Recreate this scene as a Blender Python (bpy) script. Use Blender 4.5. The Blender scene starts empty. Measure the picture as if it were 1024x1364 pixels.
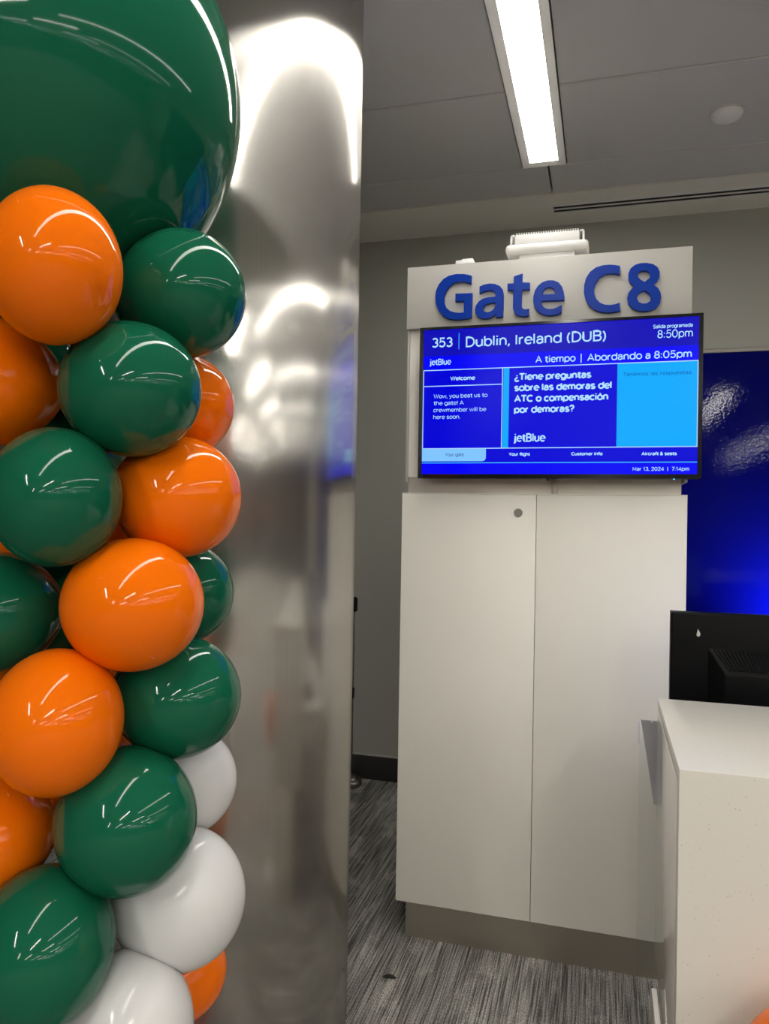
import bpy, bmesh, math, random
from mathutils import Vector, Matrix

random.seed(7)
S = bpy.context.scene
COL = S.collection

# ------------------------------------------------------------------ camera
FPX, YAW, PIT, ROL = 1013.5, .28114, .00626, .01687
EYE = Vector((0, 0, 1.5))
_F = Vector((-math.sin(YAW)*math.cos(PIT), math.cos(YAW)*math.cos(PIT), math.sin(PIT)))
_R0 = Vector((math.cos(YAW), math.sin(YAW), 0)); _U0 = _R0.cross(_F)
_R = _R0*math.cos(ROL) + _U0*math.sin(ROL); _U = _U0*math.cos(ROL) - _R0*math.sin(ROL)
cam = bpy.data.cameras.new('camera'); cam_ob = bpy.data.objects.new('camera', cam); COL.objects.link(cam_ob)
cam.sensor_fit = 'HORIZONTAL'; cam.sensor_width = 36; cam.lens = FPX/1024*36; cam.clip_start = .05; cam.clip_end = 100
M3 = Matrix((_R, _U, -_F)).transposed()
cam_ob.matrix_world = Matrix.Translation(EYE) @ M3.to_4x4()
S.camera = cam_ob

# ------------------------------------------------------------------ world, exposure
W = bpy.data.worlds.new('world'); S.world = W; W.use_nodes = True
W.node_tree.nodes['Background'].inputs[0].default_value = (.02, .02, .025, 1)
W.node_tree.nodes['Background'].inputs[1].default_value = .2
S.view_settings.view_transform = 'Standard'
try: S.view_settings.look = 'None'
except Exception: pass
S.view_settings.gamma = 1; S.view_settings.use_curve_mapping = False
S.view_settings.exposure = 0
LAMP = 22.0; HALL = 72.0

# ------------------------------------------------------------------ pixel helpers
def ray(px, py): return (px-512)*_R - (py-682)*_U + FPX*_F
def on(px, py, ax, v):
    r = ray(px, py); return EYE + r*((v-EYE[ax])/r[ax])
def at(px, py, depth): return EYE + ray(px, py)*(depth/FPX)

# ------------------------------------------------------------------ materials
MATS = {}
def nt(name):
    m = bpy.data.materials.new(name); m.use_nodes = True
    t = m.node_tree; p = t.nodes['Principled BSDF']; MATS[name] = m
    return m, t, p
def link(t, a, b): t.links.new(a, b)
def node(t, kind, **kw):
    n = t.nodes.new(kind)
    for k, v in kw.items(): setattr(n, k, v)
    return n
def plain(name, col, rough=.5, metal=0, coat=0, spec=.5, var=.0, vscale=3, bump=0, bscale=200):
    """a painted or moulded surface: colour with faint mottling and fine relief"""
    m, t, p = nt(name)
    p.inputs['Base Color'].default_value = (*col, 1); p.inputs['Roughness'].default_value = rough
    p.inputs['Metallic'].default_value = metal; p.inputs['Coat Weight'].default_value = coat
    p.inputs['Specular IOR Level'].default_value = spec
    tc = node(t, 'ShaderNodeTexCoord')
    if var:
        n = node(t, 'ShaderNodeTexNoise'); n.inputs['Scale'].default_value = vscale; n.inputs['Detail'].default_value = 4
        link(t, tc.outputs['Object'], n.inputs['Vector'])
        r = node(t, 'ShaderNodeValToRGB')
        r.color_ramp.elements[0].color = (*[c*(1-var) for c in col], 1)
        r.color_ramp.elements[1].color = (*[min(1, c*(1+var)) for c in col], 1)
        link(t, n.outputs['Fac'], r.inputs['Fac']); link(t, r.outputs['Color'], p.inputs['Base Color'])
    if bump:
        n = node(t, 'ShaderNodeTexNoise'); n.inputs['Scale'].default_value = bscale; n.inputs['Detail'].default_value = 2
        link(t, tc.outputs['Object'], n.inputs['Vector'])
        b = node(t, 'ShaderNodeBump'); b.inputs['Strength'].default_value = bump; b.inputs['Distance'].default_value = .001
        link(t, n.outputs['Fac'], b.inputs['Height']); link(t, b.outputs['Normal'], p.inputs['Normal'])
    return m
def emit(name, col, strength=1, base=(0, 0, 0)):
    m, t, p = nt(name)
    p.inputs['Base Color'].default_value = (*base, 1); p.inputs['Roughness'].default_value = .25
    p.inputs['Specular IOR Level'].default_value = .12
    p.inputs['Emission Color'].default_value = (*col, 1); p.inputs['Emission Strength'].default_value = strength
    return m
def brushed(name, col, rough, aniso, scale, bump=.02, arot=0):
    m, t, p = nt(name)
    p.inputs['Base Color'].default_value = (*col, 1); p.inputs['Metallic'].default_value = 1
    p.inputs['Roughness'].default_value = rough; p.inputs['Anisotropic'].default_value = aniso; p.inputs['Anisotropic Rotation'].default_value = arot
    tg = node(t, 'ShaderNodeTangent', direction_type='RADIAL', axis='Z'); link(t, tg.outputs[0], p.inputs['Tangent'])
    tc = node(t, 'ShaderNodeTexCoord'); mp = node(t, 'ShaderNodeMapping'); mp.inputs['Scale'].default_value = scale
    link(t, tc.outputs['Object'], mp.inputs['Vector'])
    n = node(t, 'ShaderNodeTexNoise'); n.inputs['Scale'].default_value = 1; n.inputs['Detail'].default_value = 3
    link(t, mp.outputs[0], n.inputs['Vector'])
    r = node(t, 'ShaderNodeMapRange'); r.inputs[3].default_value = rough*.85; r.inputs[4].default_value = rough*1.15
    link(t, n.outputs['Fac'], r.inputs[0]); link(t, r.outputs[0], p.inputs['Roughness'])
    if bump:
        b = node(t, 'ShaderNodeBump'); b.inputs['Strength'].default_value = bump; b.inputs['Distance'].default_value = .0005
        link(t, n.outputs['Fac'], b.inputs['Height']); link(t, b.outputs['Normal'], p.inputs['Normal'])
    return m

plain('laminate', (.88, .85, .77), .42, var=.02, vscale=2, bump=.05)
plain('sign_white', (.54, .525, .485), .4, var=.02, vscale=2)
plain('wall_paint', (.40, .395, .35), .7, var=.03, vscale=1.5, bump=.1, bscale=120)
plain('hall_wall', (.12, .115, .11), .6, var=.05, vscale=.6)
plain('panel_white', (.60, .585, .565), .6, var=.02, vscale=1, bump=.04)
plain('plaster', (.80, .77, .68), .8, var=.02)
plain('frame_white', (.82, .80, .76), .5)
plain('dark_void', (.012, .012, .012), .8)
plain('baseboard_dark', (.035, .033, .031), .35, var=.1)
plain('caulk', (.45, .44, .40), .6)
plain('black_plastic', (.003, .003, .0035), .4, spec=.12, bump=.05, bscale=900)
plain('black_gloss', (.006, .006, .007), .12)
plain('device_white', (.84, .83, .81), .4)
plain('orange_latex', (.90, .165, .0015), .06, spec=.25, coat=0)
plain('green_latex', (.006, .105, .052), .06, spec=.25, coat=0)
plain('white_latex', (.66, .65, .64), .10, spec=.25, coat=0)
plain('letter_blue', (.001, .038, .36), .3, spec=.15)
plain('lock_steel', (.30, .28, .26), .3, metal=1)
plain('cable_blue', (.02, .05, .2), .4)
plain('grey_plate', (.62, .60, .63), .35)
plain('gloss_white', (.80, .775, .72), .08, var=.01, spec=.5)
plain('copper_pole', (.55, .08, .03), .25, metal=.8)
plain('painted_glint', (.55, .55, .5), .5)  # pale tone for the highlight shape on the monitor back
def column_steel():
    """vertically brushed stainless: reflections stay crisp up and down, smear sideways"""
    m, t, p = nt('steel_column'); out = t.nodes['Material Output']; t.nodes.remove(p)
    tg = node(t, 'ShaderNodeTangent', direction_type='RADIAL', axis='Z')
    tc = node(t, 'ShaderNodeTexCoord'); mp = node(t, 'ShaderNodeMapping'); mp.inputs['Scale'].default_value = (220, 220, 1.1)
    link(t, tc.outputs['Object'], mp.inputs['Vector'])
    n = node(t, 'ShaderNodeTexNoise'); n.inputs['Scale'].default_value = 1; n.inputs['Detail'].default_value = 3; link(t, mp.outputs[0], n.inputs['Vector'])
    cr_ = node(t, 'ShaderNodeValToRGB'); cr_.color_ramp.elements[0].color = (.54, .52, .48, 1); cr_.color_ramp.elements[1].color = (.66, .64, .60, 1)
    link(t, n.outputs['Fac'], cr_.inputs['Fac'])
    lobes = []
    for rough, an in ((.27, -.86), (.15, -.55)):
        g = node(t, 'ShaderNodeBsdfAnisotropic'); g.inputs['Roughness'].default_value = rough; g.inputs['Anisotropy'].default_value = an
        link(t, tg.outputs[0], g.inputs['Tangent']); link(t, cr_.outputs['Color'], g.inputs['Color']); lobes.append(g)
    mx = node(t, 'ShaderNodeMixShader'); mx.inputs[0].default_value = .5
    link(t, lobes[0].outputs[0], mx.inputs[1]); link(t, lobes[1].outputs[0], mx.inputs[2]); link(t, mx.outputs[0], out.inputs[0])
column_steel()
brushed('steel_plate', (.60, .56, .49), .45, .5, (160, 160, 2))
emit('lamp', (1, .965, .90), LAMP, (.8, .8, .8)); emit('hall_lamp', (1, .965, .90), HALL, (.8, .8, .8))
emit('screen_deep', (.0, .0, .72), .95)
emit('screen_head', (.004, .003, .50), .95)
emit('screen_bright', (.0, .0, .93), 1)
emit('screen_cyan', (.0, .40, 1.0), 1)
emit('screen_tab', (.22, .56, 1.0), 1)
emit('screen_text', (.45, .74, 1.0), 1)
emit('screen_line', (.42, .66, 1.0), 1)
emit('screen_line_cyan', (.05, .45, 1.0), 1)
emit('screen_ink', (.03, .09, .28), 1)
emit('screen_ink_blue', (.0, .13, .55), 1)
emit('power_led', (.05, .45, 1), 3)
emit('monitor_glow', (.45, .55, 1.0), .8)
emit('led_bar', (.30, .45, 1.0), 6)

def quartz():
    m, t, p = nt('quartz')
    p.inputs['Roughness'].default_value = .3
    tc = node(t, 'ShaderNodeTexCoord')
    v = node(t, 'ShaderNodeTexVoronoi'); v.inputs['Scale'].default_value = 110
    link(t, tc.outputs['Object'], v.inputs['Vector'])
    n = node(t, 'ShaderNodeTexNoise'); n.inputs['Scale'].default_value = 45
    link(t, tc.outputs['Object'], n.inputs['Vector'])
    r = node(t, 'ShaderNodeValToRGB'); r.color_ramp.elements[0].position = .07; r.color_ramp.elements[1].position = .16
    link(t, v.outputs['Distance'], r.inputs['Fac'])
    r2 = node(t, 'ShaderNodeValToRGB'); r2.color_ramp.elements[0].position = .50; r2.color_ramp.elements[1].position = .62
    r2.color_ramp.elements[0].color = (1, 1, 1, 1); r2.color_ramp.elements[1].color = (0, 0, 0, 1)
    link(t, n.outputs['Fac'], r2.inputs['Fac'])
    mx = node(t, 'ShaderNodeMath', operation='MAXIMUM'); link(t, r.outputs['Color'], mx.inputs[0]); link(t, r2.outputs['Color'], mx.inputs[1])
    c = node(t, 'ShaderNodeMix', data_type='RGBA'); c.inputs[6].default_value = (.44, .41, .35, 1); c.inputs[7].default_value = (.72, .69, .615, 1)
    link(t, mx.outputs[0], c.inputs[0]); link(t, c.outputs[2], p.inputs['Base Color'])
quartz()

def carpet():
    m, t, p = nt('carpet')
    p.inputs['Roughness'].default_value = .95; p.inputs['Specular IOR Level'].default_value = .1
    tc = node(t, 'ShaderNodeTexCoord')
    def noise(scale, sc, detail=3, loc=(0, 0, 0)):
        mp = node(t, 'ShaderNodeMapping'); mp.inputs['Scale'].default_value = scale; mp.inputs['Location'].default_value = loc
        mp.inputs['Rotation'].default_value = (0, 0, .10)
        link(t, tc.outputs['Object'], mp.inputs['Vector'])
        n = node(t, 'ShaderNodeTexNoise'); n.inputs['Scale'].default_value = sc; n.inputs['Detail'].default_value = detail
        n.inputs['Roughness'].default_value = .6
        link(t, mp.outputs[0], n.inputs['Vector']); return n.outputs['Fac']
    def ramp(src, a, b, ca=0, cb=1):
        r = node(t, 'ShaderNodeMapRange'); r.inputs[1].default_value = a; r.inputs[2].default_value = b
        r.inputs[3].default_value = ca; r.inputs[4].default_value = cb; link(t, src, r.inputs[0]); return r.outputs[0]
    def op(o, a, b):
        n = node(t, 'ShaderNodeMath', operation=o)
        for i, v in enumerate((a, b)):
            if hasattr(v, 'links'): link(t, v, n.inputs[i])
            else: n.inputs[i].default_value = v
        return n.outputs[0]
    streak = ramp(noise((190, 3.2, 1), 1, 2), .38, .60)
    tuft = ramp(noise((260, 150, 1), 1, 1), .3, .7)
    patch = ramp(noise((9, 5.5, 1), 1, 4, (3.1, 1.7, 0)), .54, .62)
    band = ramp(noise((5, .9, 1), 1, 2, (9, 2, 0)), .35, .65, .65, 1.15)
    v = op('MULTIPLY', op('ADD', op('MULTIPLY', streak, .37), .115), op('ADD', op('MULTIPLY', tuft, .8), .55))
    v = op('MULTIPLY', v, band)
    v = op('ADD', v, op('MULTIPLY', op('MULTIPLY', patch, tuft), .20))
    c = node(t, 'ShaderNodeCombineColor')
    link(t, v, c.inputs[0]); link(t, op('MULTIPLY', v, .965), c.inputs[1]); link(t, op('MULTIPLY', v, .90), c.inputs[2])
    link(t, c.outputs[0], p.inputs['Base Color'])
    b = node(t, 'ShaderNodeBump'); b.inputs['Strength'].default_value = .6; b.inputs['Distance'].default_value = .003
    link(t, op('ADD', streak, tuft), b.inputs['Height']); link(t, b.outputs['Normal'], p.inputs['Normal'])
carpet()

def blue_gloss():
    m, t, p = nt('blue_gloss')
    p.inputs['Base Color'].default_value = (.001, .002, .12, 1); p.inputs['Roughness'].default_value = .03; p.inputs['Specular IOR Level'].default_value = .12
    tc = node(t, 'ShaderNodeTexCoord')
    n = node(t, 'ShaderNodeTexNoise'); n.inputs['Scale'].default_value = 90; n.inputs['Detail'].default_value = 2
    link(t, tc.outputs['Object'], n.inputs['Vector'])
    b = node(t, 'ShaderNodeBump'); b.inputs['Strength'].default_value = .5; b.inputs['Distance'].default_value = .0004
    link(t, n.outputs['Fac'], b.inputs['Height']); link(t, b.outputs['Normal'], p.inputs['Normal'])
blue_gloss()

def acrylic():
    m, t, p = nt('acrylic')
    p.inputs['Base Color'].default_value = (.93, .95, .96, 1); p.inputs['Roughness'].default_value = .03
    p.inputs['Transmission Weight'].default_value = 1; p.inputs['IOR'].default_value = 1.2
acrylic()

# ------------------------------------------------------------------ mesh helpers
def box_bm(bm, x0, x1, y0, y1, z0, z1):
    r = bmesh.ops.create_cube(bm, size=1)
    for v in r['verts']:
        v.co = Vector(((x0+x1)/2 + v.co.x*(x1-x0), (y0+y1)/2 + v.co.y*(y1-y0), (z0+z1)/2 + v.co.z*(z1-z0)))
    return r['verts']
def bevel(bm, w, seg=2):
    if w: bmesh.ops.bevel(bm, geom=list(bm.edges), offset=w, segments=seg, affect='EDGES', profile=.5, clamp_overlap=True)
def done(name, bm, mat, parent=None, smooth=False, loc=None):
    me = bpy.data.meshes.new(name); bmesh.ops.recalc_face_normals(bm, faces=bm.faces); bm.to_mesh(me); bm.free()
    me.materials.append(MATS[mat])
    if smooth:
        for p in me.polygons: p.use_smooth = True
        me.set_sharp_from_angle(angle=math.radians(40))
    o = bpy.data.objects.new(name, me); COL.objects.link(o)
    if parent: o.parent = parent
    if loc: o.location = loc
    return o
def box(name, mat, x0, x1, y0, y1, z0, z1, parent=None, bev=0, seg=2):
    o = Vector(parent.location) if parent and parent.parent is None else Vector((0, 0, 0))
    if parent and parent.parent: o = Vector(parent.parent.location) + Vector(parent.location)
    bm = bmesh.new(); c = Vector(((x0+x1)/2, (y0+y1)/2, (z0+z1)/2))
    box_bm(bm, x0-c.x, x1-c.x, y0-c.y, y1-c.y, z0-c.z, z1-c.z); bevel(bm, bev, seg)
    return done(name, bm, mat, parent, smooth=bev > 0, loc=c-o)
def lathe_bm(bm, prof, n=32, cx=0, cy=0):
    rings = []
    for r, z in prof:
        if r < 1e-6: rings.append([bm.verts.new((cx, cy, z))])
        else: rings.append([bm.verts.new((cx+r*math.cos(2*math.pi*i/n), cy+r*math.sin(2*math.pi*i/n), z)) for i in range(n)])
    for a, b in zip(rings, rings[1:]):
        for i in range(n):
            j = (i+1) % n
            if len(a) == 1 and len(b) == 1: continue
            if len(a) == 1: bm.faces.new((a[0], b[i], b[j]))
            elif len(b) == 1: bm.faces.new((a[i], a[j], b[0]))
            else: bm.faces.new((a[i], a[j], b[j], b[i]))
def lathe(name, mat, prof, parent=None, loc=(0, 0, 0), n=32, rot=None):
    bm = bmesh.new(); lathe_bm(bm, prof, n); o = done(name, bm, mat, parent, True, loc)
    if rot: o.rotation_euler = rot
    return o
def tube(name, mat, pts, r, parent=None, n=8):
    bm = bmesh.new(); rings = []
    pts = [Vector(p) for p in pts]
    for i, p in enumerate(pts):
        d = (pts[min(i+1, len(pts)-1)] - pts[max(i-1, 0)]).normalized()
        a = d.cross(Vector((0, 0, 1)) if abs(d.z) < .9 else Vector((1, 0, 0))).normalized(); b = d.cross(a)
        rings.append([bm.verts.new(p + r*(a*math.cos(2*math.pi*k/n) + b*math.sin(2*math.pi*k/n))) for k in range(n)])
    for A, B in zip(rings, rings[1:]):
        for k in range(n): bm.faces.new((A[k], A[(k+1) % n], B[(k+1) % n], B[k]))
    bm.faces.new(rings[0]); bm.faces.new(rings[-1])
    return done(name, bm, mat, parent, True)
def tag(o, label, cat, group=None):
    o['label'] = label; o['category'] = cat
    if group: o['group'] = group
    return o
def thing(name, loc, label, cat, group=None):
    o = bpy.data.objects.new(name, None); COL.objects.link(o); o.location = loc; o.empty_display_size = .1
    return tag(o, label, cat, group)
def struct(o): o['kind'] = 'structure'; return o
def prism(name, mat, pts, y0, y1, parent=None):
    """outline in the XZ plane extruded along Y"""
    bm = bmesh.new()
    a = [bm.verts.new((x, y0, z)) for x, z in pts]; b = [bm.verts.new((x, y1, z)) for x, z in pts]
    bm.faces.new(a); bm.faces.new(list(reversed(b)))
    for i in range(len(a)):
        j = (i+1) % len(a); bm.faces.new((a[i], b[i], b[j], a[j]))
    o = done(name, bm, mat, parent)
    if parent: 
        off = Vector(parent.location) + (Vector(parent.parent.location) if parent.parent else Vector())
        o.location = -off
    return o
DG = None
def curve_mesh(name, cu, mat, parent, loc, rx=True):
    """turn a filled 2D curve into a mesh object that faces -Y"""
    tmp = bpy.data.objects.new('tmp', cu); COL.objects.link(tmp)
    bpy.context.view_layer.update()
    me = bpy.data.meshes.new_from_object(tmp.evaluated_get(bpy.context.evaluated_depsgraph_get()))
    bpy.data.objects.remove(tmp); bpy.data.curves.remove(cu)
    me.transform(Matrix.Rotation(math.pi/2, 4, 'X')); me.materials.clear(); me.materials.append(MATS[mat]); me.name = name
    o = bpy.data.objects.new(name, me); COL.objects.link(o); o.parent = parent; o.location = loc
    return o

# ------------------------------------------------------------------ the setting
HC = 3.084; YW = 4.177; XL, XR, YB = -3.1, 17.0, -13.6
fl = struct(box('floor', 'carpet', XL-.1, XR+.1, YB-.1, YW+.1, -.06, 0))
struct(box('wall_back', 'wall_paint', XL-.1, XR+.1, YW, YW+.12, 0, HC+.2))
struct(box('wall_left', 'hall_wall', XL-.12, XL, YB, YW, 0, HC+.2))
struct(box('wall_right', 'hall_wall', XR, XR+.12, YB, YW, 0, HC+.2))
struct(box('wall_rear', 'hall_wall', XL-.1, XR+.1, YB-.12, YB, 0, HC+.2))
bb = struct(box('baseboard_back', 'baseboard_dark', XL, 6.0, YW-.014, YW, 0, .135, bev=.002))
box('sealant_line', 'caulk', XL, 6.0, YW-.016, YW, .135, .141, bb)
ceil = struct(box('ceiling', 'panel_white', XL-.1, XR+.1, YB-.1, YW+.1, HC+.07, HC+.2))
_pm = {}
def ceil_panel(x0, x1, y0, y1, mat='panel_white', name='ceiling_panel'):
    g = .004; w, d = round(x1-x0, 4), round(y1-y0, 4)
    if (w, d, mat) not in _pm:
        bm = bmesh.new(); box_bm(bm, -w/2+g, w/2-g, -d/2+g, d/2-g, 0, .03)
        bmesh.ops.bevel(bm, geom=[e for e in bm.edges if all(v.co.z < .01 for v in e.verts)], offset=.004, segments=1, affect='EDGES')
        o = done(name, bm, mat); _pm[(w, d, mat)] = o.data
    else:
        o = bpy.data.objects.new(name, _pm[(w, d, mat)]); COL.objects.link(o)
    o.parent = ceil; o.location = Vector(((x0+x1)/2, (y0+y1)/2, HC)) - ceil.location
ROW = .635; LW = .095; CELL = 2.9
FRONT = [-.28 + CELL*k for k in range(6)]
MID = [1.42 + CELL*k for k in range(-1, 5)]
REAR = [.05 + CELL*k for k in range(6)]
def cells(lamps):
    out = [(XL, lamps[0]-LW)] + [(a+LW, b-LW) for a, b in zip(lamps, lamps[1:])] + [(lamps[-1]+LW, XR)]
    res = []
    for a, b in out:
        n = max(1, round((b-a)/1.36))
        res += [(a+(b-a)*i/n, a+(b-a)*(i+1)/n) for i in range(n)]
    return res
for r in range(8):
    for a, b in cells(FRONT): ceil_panel(a, b, 3.46-ROW*(r+1), 3.46-ROW*r)
for r in range(3):
    for a, b in cells(MID): ceil_panel(a, b, -1.7-.98*(r+1), -1.7-.98*r)
for r in range(4):
    for a, b in cells(REAR): ceil_panel(a, b, -6.8-1.5*(r+1), -6.8-1.5*r)
xs = [XL] + [-.265 + 1.45*k for k in range(-1, 12)] + [XR]
for a, b in zip(xs, xs[1:]):
    ceil_panel(a, b, 3.46, 3.76)
    ceil_panel(a, b, -1.7, -1.62)
    ceil_panel(a, b, -6.8, -4.64)
    ceil_panel(a, b, YB, -12.8)
cb = box('ceiling_border', 'plaster', XL, XR, 3.766, YW, HC-.002, HC+.05, ceil)

# ceiling strip lights
def ceiling_light(x, y0, y1, label, group, mat='lamp'):
    t = thing('ceiling_light', (x, (y0+y1)/2, HC), label, 'ceiling light', group)
    d = (y1-y0)/2; bm = bmesh.new()
    # splayed trim: outer lip level with the panels, inner lip a little higher
    O_ = [(-.094, -d), (.094, -d), (.094, d), (-.094, d)]; I_ = [(-.0615, -d+.03), (.0615, -d+.03), (.0615, d-.03), (-.0615, d-.03)]
    vo = [bm.verts.new((x_, y_, -.003)) for x_, y_ in O_]; vi = [bm.verts.new((x_, y_, .004)) for x_, y_ in I_]
    vu = [bm.verts.new((x_, y_, .035)) for x_, y_ in O_]; vv = [bm.verts.new((x_, y_, .035)) for x_, y_ in I_]
    for i in range(4):
        j = (i+1) % 4
        bm.faces.new((vo[i], vo[j], vi[j], vi[i])); bm.faces.new((vo[i], vu[i], vu[j], vo[j]))
        bm.faces.new((vi[i], vi[j], vv[j], vv[i])); bm.faces.new((vu[i], vv[i], vv[j], vu[j]))
    done('frame', bm, 'frame_white', t)
    bm = bmesh.new(); box_bm(bm, -.0615, .0615, -d+.03, d-.03, .006, .022); done('diffuser', bm, mat, t)
    bm = bmesh.new(); box_bm(bm, -.094, .094, -d, d, .0225, .05); done('housing', bm, 'dark_void', t)
for i, x in enumerate(FRONT):
    ceiling_light(x, -1.615, 3.455, 'long white strip light recessed in the ceiling above the gate cabinet' if i == 0 else
        'strip light parallel to the gate cabinet light, %s row away from it' % ('', 'first', 'second', 'third', 'fourth', 'fifth')[i], 'strip lights over the gate counters')
ORD = ('first', 'second', 'third', 'fourth', 'fifth', 'sixth', 'seventh', 'eighth', 'ninth', 'tenth', 'eleventh', 'twelfth')
for i, x in enumerate(MID):
    ceiling_light(x, -4.635, -1.705, 'short waiting hall strip light, %s one counted from the wall beside the steel column' % ORD[i], 'short strip lights over the waiting hall', 'hall_lamp')
for i, x in enumerate(REAR):
    ceiling_light(x, -12.79, -6.81, 'far waiting hall strip light, %s one counted from the wall beside the steel column' % ORD[i], 'far strip lights over the waiting hall', 'hall_lamp')

# ceiling vent and detector
v = thing('air_vent', (1.35, 3.946, HC), 'long twin-slot air vent in the ceiling border by the wall', 'air vent')
bm = bmesh.new()
for y0, y1 in ((-.052, -.038), (-.005, .005), (.038, .052)): box_bm(bm, -1.62, 1.62, y0, y1, -.008, .004)
for x0, x1 in ((-1.632, -1.62), (1.62, 1.632)): box_bm(bm, x0, x1, -.052, .052, -.008, .004)
done('frame', bm, 'frame_white', v)
bm = bmesh.new(); box_bm(bm, -1.62, 1.62, -.045, .045, -.0035, .001); done('slot', bm, 'dark_void', v)
sd = thing('smoke_detector', (.433, 3.175, HC), 'round white flush sensor disc on the ceiling panel', 'smoke detector')
lathe('cover', 'device_white', [(0, -.030), (.03, -.029), (.05, -.022), (.058, -.010), (.058, .002), (0, .002)], sd)
lathe('ring', 'panel_white', [(.058, -.005), (.064, -.004), (.065, .001), (.058, .001)], sd)

# ------------------------------------------------------------------ steel column
colm = lathe('steel_column', 'steel_column', [(.374, 0), (.374, HC)], None, (-1.081, 2.076, 0), n=128)
tag(colm, 'brushed stainless steel clad round column behind the balloons', 'column')

# ------------------------------------------------------------------ blue wall panel
bp = thing('blue_wall_panel', (2.3, YW, 0), 'glossy dark blue textured panel on the back wall beside the cabinet', 'wall panel')
bm = bmesh.new(); box_bm(bm, -2.05, 3.7, -.03, 0, .14, 2.355); done('panel', bm, 'blue_gloss', bp)
bm = bmesh.new(); box_bm(bm, -2.06, 3.71, -.036, 0, 2.355, 2.375); bevel(bm, .002); done('top_trim', bm, 'lock_steel', bp)

# low credenza against the blue panel with an LED bar that washes the panel with light
cr = thing('credenza', (1.6, 3.9, 0), 'low white credenza against the blue wall panel behind the counter', 'credenza')
box('body', 'laminate', .55, 2.65, 3.72, 4.138, .08, .80, cr, .002)
box('plinth', 'baseboard_dark', .57, 2.63, 3.75, 4.138, 0, .08, cr)
box('top', 'laminate', .54, 2.66, 3.70, 4.14, .80, .83, cr, .003)
for k in range(3): box('door', 'laminate', .555+.698*k, .555+.698*k+.692, 3.70, 3.72, .085, .795, cr, .0015)
lb = thing('led_spot', (1.05, 3.80, .83), 'small blue LED uplight on the credenza washing the blue panel', 'spot light')
lathe('base', 'black_plastic', [(0, 0), (.045, 0), (.045, .008), (.008, .014), (.008, .05), (0, .05)], lb, n=24)
aim = (Vector((.92, 4.147, 1.12)) - Vector((1.05, 3.80, .92))).normalized()
hd = lathe('head', 'black_plastic', [(0, -.05), (.03, -.05), (.035, .03), (.038, .035), (.031, .035), (.029, .02), (0, .02)], lb, (0, 0, .09), n=24)
hd.rotation_euler = aim.to_track_quat('Z', 'Y').to_euler()
lathe('lens', 'led_bar', [(0, .022), (.027, .022), (.027, .021), (0, .021)], hd, n=24)
sl = bpy.data.lights.new('led_beam', 'SPOT'); sl.energy = 80; sl.color = (.30, .45, 1); sl.spot_size = 1.75; sl.spot_blend = 1; sl.shadow_soft_size = .025
sb_ = bpy.data.objects.new('led_beam', sl); COL.objects.link(sb_); sb_.location = lb.location + Vector((0, 0, .09)) + aim*.045
sb_.rotation_euler = (-aim).to_track_quat('Z', 'Y').to_euler()

# ------------------------------------------------------------------ gate cabinet
CX0, CX1, CY, CT, CB = -.694, .257, 2.628, 1.587, .136
cab = thing('storage_cabinet', ((CX0+CX1)/2, 2.85, 0), 'tall white two-door cabinet standing under the gate display', 'cabinet')
SEAM = -.222
box('body', 'laminate', CX0+.004, CX1-.004, CY+.021, 3.10, CB+.004, CT-.003, cab)
box('top', 'laminate', CX0, CX1, CY, 3.10, CT-.003, CT, cab)
d1 = box('door', 'laminate', CX0, SEAM-.0009, CY, CY+.02, CB, CT-.0035, cab, .0012)
d2 = box('door', 'laminate', SEAM+.0009, CX1, CY, CY+.02, CB, CT-.0035, cab, .0012)
lo = on(690, 683, 1, CY)
lk = lathe('lock', 'lock_steel', [(0, .004), (.006, .004), (.0065, .008), (.012, .008), (.0145, .004), (.0145, -.002), (0, -.002)], d1,
      Vector((lo.x, CY, lo.z)) - Vector(cab.location) - Vector(d1.location), 24, (math.pi/2, 0, 0))
kp = box('kick_plate', 'steel_plate', CX0+.03, CX1-.03, 2.658, 3.08, 0, CB+.004, cab)

# ------------------------------------------------------------------ gate sign above it
sg = thing('gate_sign', ((CX0+CX1)/2, 2.76, CT), 'white header sign with raised blue Gate C8 lettering above the display', 'sign')
SX0, SX1 = -.688, .262
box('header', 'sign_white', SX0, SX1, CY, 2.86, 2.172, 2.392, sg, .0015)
box('back_panel', 'laminate', SX0+.008, SX1-.012, 2.655, 2.86, 1.645, 2.172, sg)
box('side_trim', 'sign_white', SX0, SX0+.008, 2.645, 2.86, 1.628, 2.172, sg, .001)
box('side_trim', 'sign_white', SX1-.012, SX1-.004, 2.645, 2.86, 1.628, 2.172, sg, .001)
box('steel_base', 'steel_plate', SX0+.004, SX1-.02, 2.675, 2.85, CT, 1.645, sg)
box('steel_post', 'steel_plate', -.175, -.155, 2.665, 2.70, CT, 1.645, sg, .002)
def z1(x, y): return (570+x/5.39, 340+y/5.39)
def z2(x, y): return (760+x/5.39, 330+y/5.39)
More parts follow.
